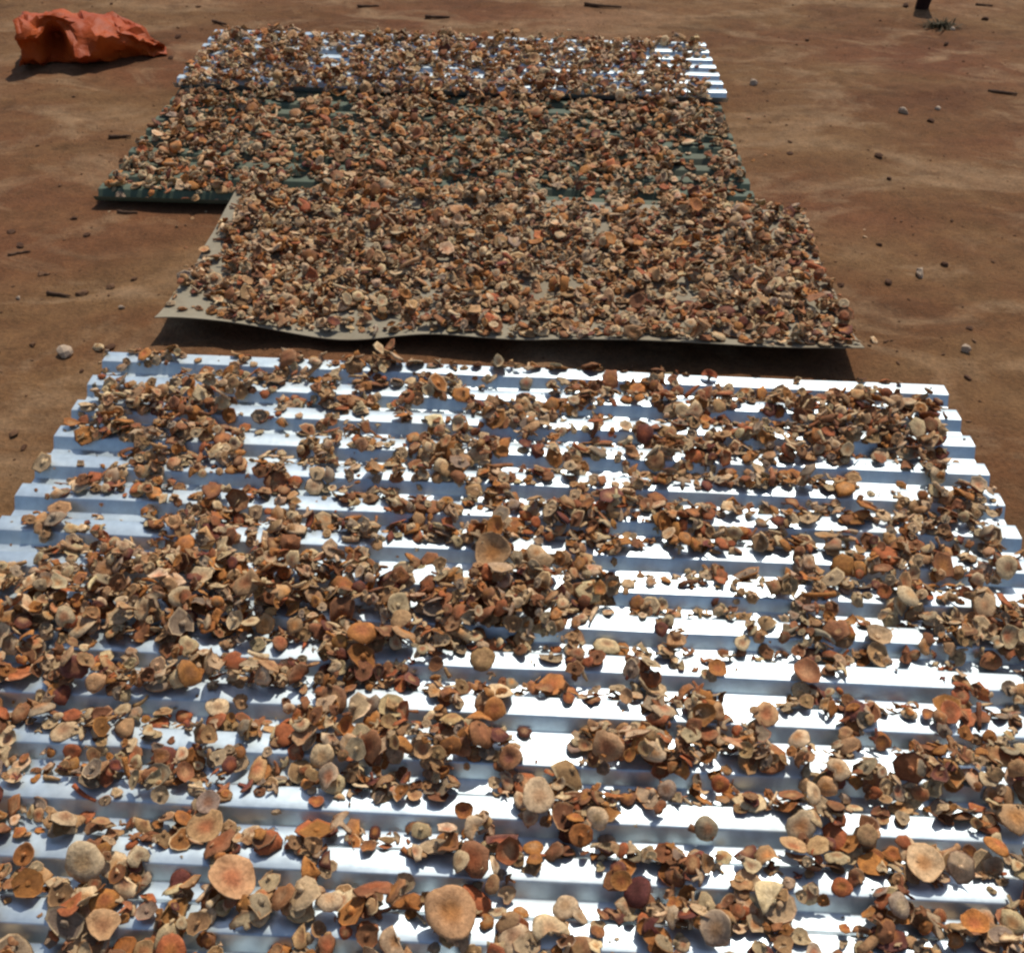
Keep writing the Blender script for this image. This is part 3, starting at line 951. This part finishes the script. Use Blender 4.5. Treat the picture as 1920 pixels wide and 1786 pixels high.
ORD = ['first', 'second', 'third', 'fourth', 'fifth', 'sixth', 'seventh', 'eighth', 'ninth', 'tenth', 'eleventh', 'twelfth', 'thirteenth', 'fourteenth', 'fifteenth', 'sixteenth', 'seventeenth', 'eighteenth']
CW = {'cream': 'cream', 'tan': 'tan', 'orange': 'orange', 'brown': 'brown', 'maroon': 'dark maroon', 'grey': 'grey-brown', 'rust': 'rusty red', 'gills': 'upturned gilled'}
FW = {'dome': 'domed cap', 'cup': 'hollow cap', 'curl': 'curled cap', 'half': 'torn cap', 'slice': 'slice', 'stalk': 'stalk'}


def row_of(p):
    x, y = p['xy']
    u, v = sh_b.local(x, y)
    s, base = (sh_b, 7) if v > 0 else (sh_a, 0)
    u, v = s.local(x, y)
    k = int(max(v, 0) // s.p); t = max(v, 0) % s.p
    on = t < s.crest + s.web * .5
    return k + base, on


descr = {}
for i in single:
    if i in hero_ids:
        continue
    p = pieces[i]
    D = p['D']
    szw = 'small ' if D < .032 else ('large ' if D > .047 else '')
    look = f"{szw}{CW[p['col']]} {FW[p['form']]}"
    if p['sheet'] == 'front':
        k, on = row_of(p)
        # ribs counted upwards from the bottom of the picture
        kk = 15 - k
        place = f"on {ORD[max(0, min(kk, 17))]} {'ridge' if on else 'trough'} up from the bottom edge"
    else:
        place = {'grey': 'on the grey sheet', 'green': 'on the green sheet', 'far': 'on the farthest sheet', 'spilt': 'spilt on the earth'}[p['sheet']]
    descr.setdefault((look, place), []).append(i)
labels = dict(hero_ids)
for (look, place), ids in descr.items():
    ids.sort(key=lambda q: pieces[q]['xy'][0])
    for n, q in enumerate(ids):
        if len(ids) == 1:
            labels[q] = f"{look} {place}"
        elif n == len(ids) - 1:
            labels[q] = f"rightmost {look} {place}"
        else:
            labels[q] = f"{look} {place}, {'leftmost' if n == 0 else ORD[n] + ' from left'}"


def sub_mesh(name, p, parts, origin):
    sel = [k for k in range(len(p['f'])) if p['fp'][k] in parts]
    used = sorted({q for k in sel for q in p['f'][k]})
    mp = {q: n for n, q in enumerate(used)}
    fl = [tuple(mp[q] for q in p['f'][k]) for k in sel]
    return mesh_from_lists(name, p['w'][used] - origin, fl, [M_MUSH], True, p['c'][used], p['l'][used])


for i in single:
    p = pieces[i]
    org = np.array([*p['w'][:, :2].mean(0), p['w'][:, 2].min()])
    nm = {'slice': 'mushroom_slice', 'stalk': 'mushroom_stalk'}.get(p['form'], 'dried_mushroom')
    if p['form'] in ('slice', 'stalk'):
        o = link(nm, sub_mesh(nm, p, (0, 1, 2), org))
    elif p['up']:
        o = link(nm, sub_mesh(nm, p, (0, 1, 2), org))
    else:
        o = link(nm, None)
        o.empty_display_size = .01
        link('cap', sub_mesh('cap', p, (0,), org), o)
        link('gills', sub_mesh('gills', p, (1,), org), o)
        link('stem', sub_mesh('stem', p, (2,), org), o)
    o.location = org
    tag(o, labels[i], 'mushroom', 'mushrooms drying on the front sheets' if p['sheet'] == 'front' else 'mushrooms drying on the back sheets')


def merge(name, ids, label):
    vs, cs, ls, idx, tot = [], [], [], [], []
    off = 0
    flat = {}
    for i in ids:
        p = pieces[i]
        vs.append(p['w']); cs.append(p['c']); ls.append(p['l'])
        key = id(p['f'])
        if key not in flat:
            flat[key] = (np.array([q for f in p['f'] for q in f], np.int32), np.array([len(f) for f in p['f']], np.int32))
        fi, ft = flat[key]
        idx.append(fi + off); tot.append(ft); off += len(p['w'])
    V = np.concatenate(vs); tot = np.concatenate(tot)
    st = np.concatenate(([0], np.cumsum(tot)[:-1]))
    org = np.array([*V[:, :2].mean(0), V[:, 2].min()])
    me = make_mesh(name, V - org, np.concatenate(idx), st, tot, [M_MUSH], True, np.concatenate(cs), np.concatenate(ls))
    o = link(name, me); o.location = org
    tag(o, label, 'mushrooms', None, 'stuff')


merge('dried_mushrooms', [i for i, p in enumerate(pieces) if i not in single_set and i not in buried and p['sheet'] == 'front'], 'loose spread of small dried mushrooms over the front ribbed sheets')
merge('dried_mushrooms', [i for i, p in enumerate(pieces) if i not in single_set and i not in buried and p['sheet'] != 'front'], 'dense brown layer of dried mushrooms covering the back sheets')


# ---------------------------------------------------------------- stones, clods and twigs on the earth
def gen_stone(D, flat, seg=9, nr=6, rough=.16):
    a = np.arange(seg) * 2 * math.pi / seg
    V = [np.array([[0, 0, flat]])]
    for i in range(1, nr + 1):
        t = math.pi * i / (nr + 1)
        V.append(np.stack((math.sin(t) * np.cos(a), math.sin(t) * np.sin(a), np.full(seg, math.cos(t) * flat)), 1))
    V.append(np.array([[0, 0, -flat]]))
    v = np.concatenate(V)
    v = v * (1 + rng.normal(0, rough * .5, (len(v), 1)))
    for _ in range(4):   # a few broken planes
        n = rng.normal(0, 1, 3); n /= np.linalg.norm(n); d = v @ n; lim = np.quantile(d, rng.uniform(.72, .9))
        v = v - np.maximum(d - lim, 0)[:, None] * n * .9
    v = v * np.array([1, rng.uniform(.65, .95), 1])
    f, _ = ring_topo(seg, nr, [0] * (nr + 1))
    return v * D / 2, [tuple(reversed(q)) for q in f]


def stone(px, py, dpx, mat, label, flat=.6, name='stone', cat='stone'):
    p = at(px, py, 0.01); sc = proj(p)[2]
    v, f = gen_stone(dpx / sc, flat)
    v = v @ rotmat((0, 0, 1), rng.uniform(0, 6)).T
    ob = link(name, mesh_from_lists(name, v - np.array([0, 0, v[:, 2].min()]), f, [mat], False))
    ob.location = (p[0], p[1], float(ground_h(p[0], p[1])) - .12 * dpx / sc)
    tag(ob, label, cat, 'stones and clods on the bare earth')


STONES = [
    (118, 658, 34, 'p', 'pale grey stone on the earth left of the front sheet corner'),
    (1730, 506, 28, 'p', 'pale broken stone on the earth right of the grey sheet'),
    (1811, 652, 24, 'p', 'round cream pebble above the front sheet’s right corner'),
    (1817, 702, 18, 'd', 'dark clod just below the round cream pebble at right'),
    (1650, 288, 20, 'd', 'black-brown clod right of the green sheet'),
    (1412, 151, 20, 'p', 'small white stone beside the farthest sheet'),
    (1696, 206, 22, 'p', 'white pebble with shadow on the pale dusty earth upper right'),
    (1745, 224, 16, 'd', 'dark pebble just below the white pebble upper right'),
    (1776, 76, 14, 'd', 'dark round clod below the weed tuft'),
    (1848, 32, 15, 'd', 'dark clod to the right of the weed tuft'),
    (1700, 8, 17, 'd', 'small dark clod beside the dark post stub'),
    (1788, 50, 12, 'p', 'white chip lying in the weed tuft'),
    (1772, 492, 18, 'd', 'brown clod upper right of the pale broken stone'),
    (1668, 523, 18, 'd', 'flat brown clod left of the pale broken stone'),
    (1652, 450, 15, 'd', 'lone dark pebble on the earth above the pale broken stone'),
    (1819, 612, 14, 'd', 'small dark pebble above the round cream pebble at right'),
    (1481, 283, 14, 'd', 'dark pebble near the green sheet’s right end'),
    (1668, 332, 12, 'd', 'tiny dark clod below the black-brown clod'),
    (1760, 200, 12, 'p', 'tiny pale pebble right of the white pebble upper right'),
    (1577, 530, 18, 'd', 'dark crumb at the right edge of the grey sheet'),
    (333, 64, 16, 'd', 'dark clod to the right of the orange sack'),
    (320, 104, 14, 'd', 'dark clod below the orange sack’s pointed end'),
    (75, 503, 20, 'c', 'earth-brown lump on the earth far left of grey sheet'),
    (226, 567, 12, 'p', 'tiny white pebble on the earth left of the grey sheet'),
    (33, 553, 11, 'p', 'tiny white pebble at the far left edge'),
    (205, 641, 22, 'd', 'red-brown clod right of the pale grey stone'),
    (150, 688, 16, 'd', 'dark crumb beside the front sheet’s far left corner'),
    (17, 428, 18, 'd', 'dark clod near the left border below the green lip'),
    (35, 452, 18, 'd', 'second dark clod near the left border'),
    (136, 402, 14, 'd', 'dark pebble below the green lip'),
    (162, 433, 14, 'd', 'brown crumb below the green lip’s left end'),
    (24, 806, 22, 'c', 'flat earthy clod left of the front sheet'),
    (40, 829, 18, 'd', 'darker flat clod below the earthy one left of front sheet'),
    (185, 705, 16, 'd', 'dark chip touching the front sheet’s far left corner'),
    (60, 640, 16, 'c', 'earth lump left of the pale grey stone'),
    (150, 540, 24, 'c', 'crumbly grey earth lump in the rough patch left of grey sheet'),
    (205, 530, 22, 'c', 'larger grey earth lump closest to the grey sheet’s left corner'),
    (250, 515, 16, 'c', 'small earth lump left of the grey sheet’s edge'),
]
SM = {'p': M_STONE_PALE, 'd': M_STONE_DARK, 'c': M_CLOD}
for (px, py, d, k, lab) in STONES:
    stone(px, py, d * 1.05, SM[k], lab, .62 if k == 'p' else .45, 'stone' if k == 'p' else 'earth_clod', 'stone' if k == 'p' else 'clod')


def twig(px, py, lpx, ang, label, mat=M_WOOD, rad=.006):
    p = at(px, py, .0); sc = proj(p)[2]; Ln = lpx / sc
    nr, seg = 8, 7
    a = np.arange(seg) * 2 * math.pi / seg
    V = [np.array([[-Ln / 2, 0, 0]])]
    w = rng.normal(0, .05 * Ln, nr)
    for i in range(nr):
        t = i / (nr - 1); r = rad * (1.1 - .6 * t) * (1 + rng.normal(0, .12))
        V.append(np.stack((np.full(seg, (t - .5) * Ln), r * np.cos(a) + w[i] * .5, r * np.sin(a) + abs(w[i]) * .15), 1))
    V.append(np.array([[Ln / 2, w[-1] * .5, 0]]))
    v = np.concatenate(V) @ rotmat((0, 0, 1), ang).T
    f, _ = ring_topo(seg, nr, [0] * (nr + 1))
    ob = link('twig', mesh_from_lists('twig', v - np.array([0, 0, v[:, 2].min()]), f, [mat], True))
    ob.location = (p[0], p[1], float(ground_h(p[0], p[1])) - .002)
    tag(ob, label, 'twig', 'twigs on the bare earth')


twig(820, 33, 46, .12, 'dark twig on the earth behind the farthest sheet', rad=.010)
twig(1130, 14, 70, -.08, 'longest dark stick at the top of the picture', rad=.010)
twig(1880, 172, 52, -.25, 'brown stick on the earth at the right edge', rad=.009)
twig(238, 395, 38, 0.0, 'short dark stick just below the green lip', rad=.006)
twig(1845, 10, 30, -.1, 'short brown twig right of the weed tuft', rad=.009)
twig(412, 44, 34, -.5, 'dark bent twig above the farthest sheet’s left corner', rad=.009)
twig(690, 12, 40, .2, 'thin dark twig at the top middle', rad=.008)
twig(225, 257, 40, .25, 'dark twig left of the green sheet', rad=.008)
twig(110, 548, 45, -.2, 'crooked dark twig in the rough earth left of grey sheet', rad=.006)
twig(35, 470, 40, .5, 'slanted dark twig near the left border', rad=.005)

# fine gravel: nobody could count it
gv, gi, gt, off = [], [], [], 0
tv, tf = gen_stone(1.0, .55, 5, 2, .3)
for _ in range(6500):
    y = .8 + 5.6 * rng.random() ** 1.0; x = rng.uniform(-1, 1) * (.6 + .46 * y)
    if rng.random() > .25 + 1.2 * max(0, vnoise(x * 1.7, y * 1.7, 81) - .35):
        continue
    i = int((x - HX0) / CELL); j = int((y - HY0) / CELL)
    gh = float(ground_h(x, y))
    if 0 <= i < NXG and 0 <= j < NYG and HF[i, j] > gh + .003:
        continue
    d = rng.lognormal(math.log(.0065), .5)
    v = (tv * d * np.array([rng.uniform(.8, 1.5), 1, rng.uniform(.5, 1)])) @ rotmat((0, 0, 1), rng.uniform(0, 6)).T + np.array([x, y, gh + d * .15])
    gv.append(v); gi += [[q + off for q in f] for f in tf]; off += len(v)
tag(link('gravel', mesh_from_lists('gravel', np.concatenate(gv), gi, [M_CLOD], False)), 'fine brown crumbs scattered over the bare earth', 'gravel', None, 'stuff')


# ---------------------------------------------------------------- orange sack
def sack():
    """a plastic sack lying on its side: stiff creased skin, mouth open to the left with one lip spilled on the ground"""
    nu, nv = 30, 34
    r2 = np.random.default_rng(8)
    us = np.linspace(0, 1, nu); ph = np.linspace(0, 2 * math.pi, nv, endpoint=False)
    Ln = .62
    V = []
    for i, u in enumerate(us):
        hgt = np.interp(u, [0, .1, .3, .52, .72, .88, 1], [.215, .225, .22, .205, .165, .11, .05])
        wid = np.interp(u, [0, .1, .3, .6, .85, 1], [.36, .35, .33, .28, .18, .05])
        for p in ph:
            c, q = math.cos(p), math.sin(p)
            y = wid / 2 * math.copysign(abs(c) ** .8, c); z = hgt * (.5 + .5 * math.copysign(abs(q) ** .85, q))
            x = (u - .5) * Ln
            fold = .030 * math.sin(2.0 * p + 9 * u) + .016 * math.sin(5 * p - 14 * u)
            y += fold - wid * .22 * (z / hgt - .4); z *= 1 + .6 * fold
            k = max(0., 1 - u / .14)
            low = max(0., -q) * (c < .35)
            x -= k * .035 * low; y -= k * .17 * low; z += k * .03 * low
            V.append((x, y, z))
    v = np.array(V)
    amp = np.where(v[:, 2] > .02, 1., .3)
    for fr, am, sd in ((9, .045, 1), (17, .022, 2), (33, .009, 3)):     # sharp-crested creases
        for ax, (p1, p2) in enumerate(((1, 2), (0, 2), (0, 1))):
            n = np.abs(vnoise(v[:, p1] * fr + v[:, p2] * fr * .4 + 7 * ax, v[:, p2] * fr - v[:, p1] * fr * .3, 100 + sd * 5 + ax) - .5) * 2
            v[:, ax] += am * amp * (n - .45) * (.5 if ax == 0 else 1)
    v = v + r2.normal(0, .0025, v.shape)
    # a lump pushed up inside, low on the camera side, with a deep crease left of it
    front = v[:, 1] < .02
    v[:, 1] -= .075 * front * np.exp(-(((v[:, 0] + .07) / .07) ** 2 + ((v[:, 2] - .09) / .06) ** 2))
    v[:, 1] += .19 * front * np.exp(-(((v[:, 0] + .17) / .05) ** 2 + ((v[:, 2] - .12) / .06) ** 2))
    v[:, 2] = np.maximum(v[:, 2], .003)
    f = []
    for i in range(nu - 1):
        for j in range(nv):
            a = i * nv + j; b = i * nv + (j + 1) % nv
            f += [(a, b, b + nv), (a, b + nv, a + nv)] if (i + j) % 2 else [(a, b, a + nv), (b, b + nv, a + nv)]
    f.append(tuple((nu - 1) * nv + j for j in range(nv)))
    ob = link('plastic_sack', mesh_from_lists('plastic_sack', v, f, [M_SACK], True))
    ob.data.set_sharp_from_angle(angle=math.radians(34))
    md = ob.modifiers.new('thickness', 'SOLIDIFY'); md.thickness = .003
    p = at(172, 108, 0)
    ob.location = (p[0] + .03, p[1] + .04, float(ground_h(p[0], p[1])) - .003)
    ob.rotation_euler = (0, 0, math.radians(16))
    tag(ob, 'crumpled orange-red plastic sack lying open on the earth', 'sack')


sack()


# ---------------------------------------------------------------- weed tuft and post stub at the top right
def tuft():
    p = at(1765, 46, 0)
    root = link('weed_tuft', None); root.location = (p[0], p[1], float(ground_h(p[0], p[1]))); root.empty_display_size = .05
    tag(root, 'low dark olive tuft of dry weeds on the earth', 'weed')
    V, F = [], []
    for k in range(150):
        a = rng.uniform(0, 6.28); r0 = abs(rng.normal(0, .035)); x0, y0 = r0 * math.cos(a) * 1.5, r0 * math.sin(a)
        ln = rng.uniform(.03, .085); le = rng.uniform(.7, 1.45); d = np.array([math.cos(a + rng.normal(0, .5)) * math.sin(le), math.sin(a) * math.sin(le), math.cos(le)])
        w = rng.uniform(.002, .005); side = np.array([-d[1], d[0], 0]); side /= np.linalg.norm(side) + 1e-6
        b0 = np.array([x0, y0, -.004]); o = len(V)
        m = b0 + d * ln * .55; t = b0 + d * ln + np.array([0, 0, -.25 * ln])
        V += [b0 - side * w, b0 + side * w, m + side * w * .9, m - side * w * .9, t]
        F += [(o, o + 1, o + 2, o + 3), (o + 3, o + 2, o + 4)]
    link('foliage', mesh_from_lists('foliage', np.array(V), F, [M_WEED], False), root)
    tv2, tf2 = gen_stone(.10, .45, 8, 5, .4)
    link('root_clump', mesh_from_lists('root_clump', tv2 * np.array([1.2, .8, 1]), tf2, [M_WEED], False), root)


tuft()


def post():
    p = at(1728, 14, 0)
    nr, seg = 9, 14
    a = np.arange(seg) * 2 * math.pi / seg
    V = [np.array([[0, 0, -.03]])]
    for i in range(nr):
        t = i / (nr - 1); r = .036 + .016 * t
        V.append(np.stack((r * np.cos(a) * (1 + rng.normal(0, .06, seg)) + .012 * t, r * np.sin(a) * (1 + rng.normal(0, .06, seg)), np.full(seg, -.03 + .27 * t) + (rng.normal(0, .008, seg) if i == nr - 1 else 0)), 1))
    V.append(np.array([[.012, 0, .235]]))
    v = np.concatenate(V)
    f, _ = ring_topo(seg, nr, [0] * (nr + 1))
    ob = link('wooden_stump', mesh_from_lists('wooden_stump', v, [tuple(reversed(q)) for q in f], [M_CHAR], False))
    ob.location = (p[0], p[1], float(ground_h(p[0], p[1])))
    tag(ob, 'dark brown wooden stump cut off by the top edge', 'stump')


post()
print('built in', time.time() - T0)
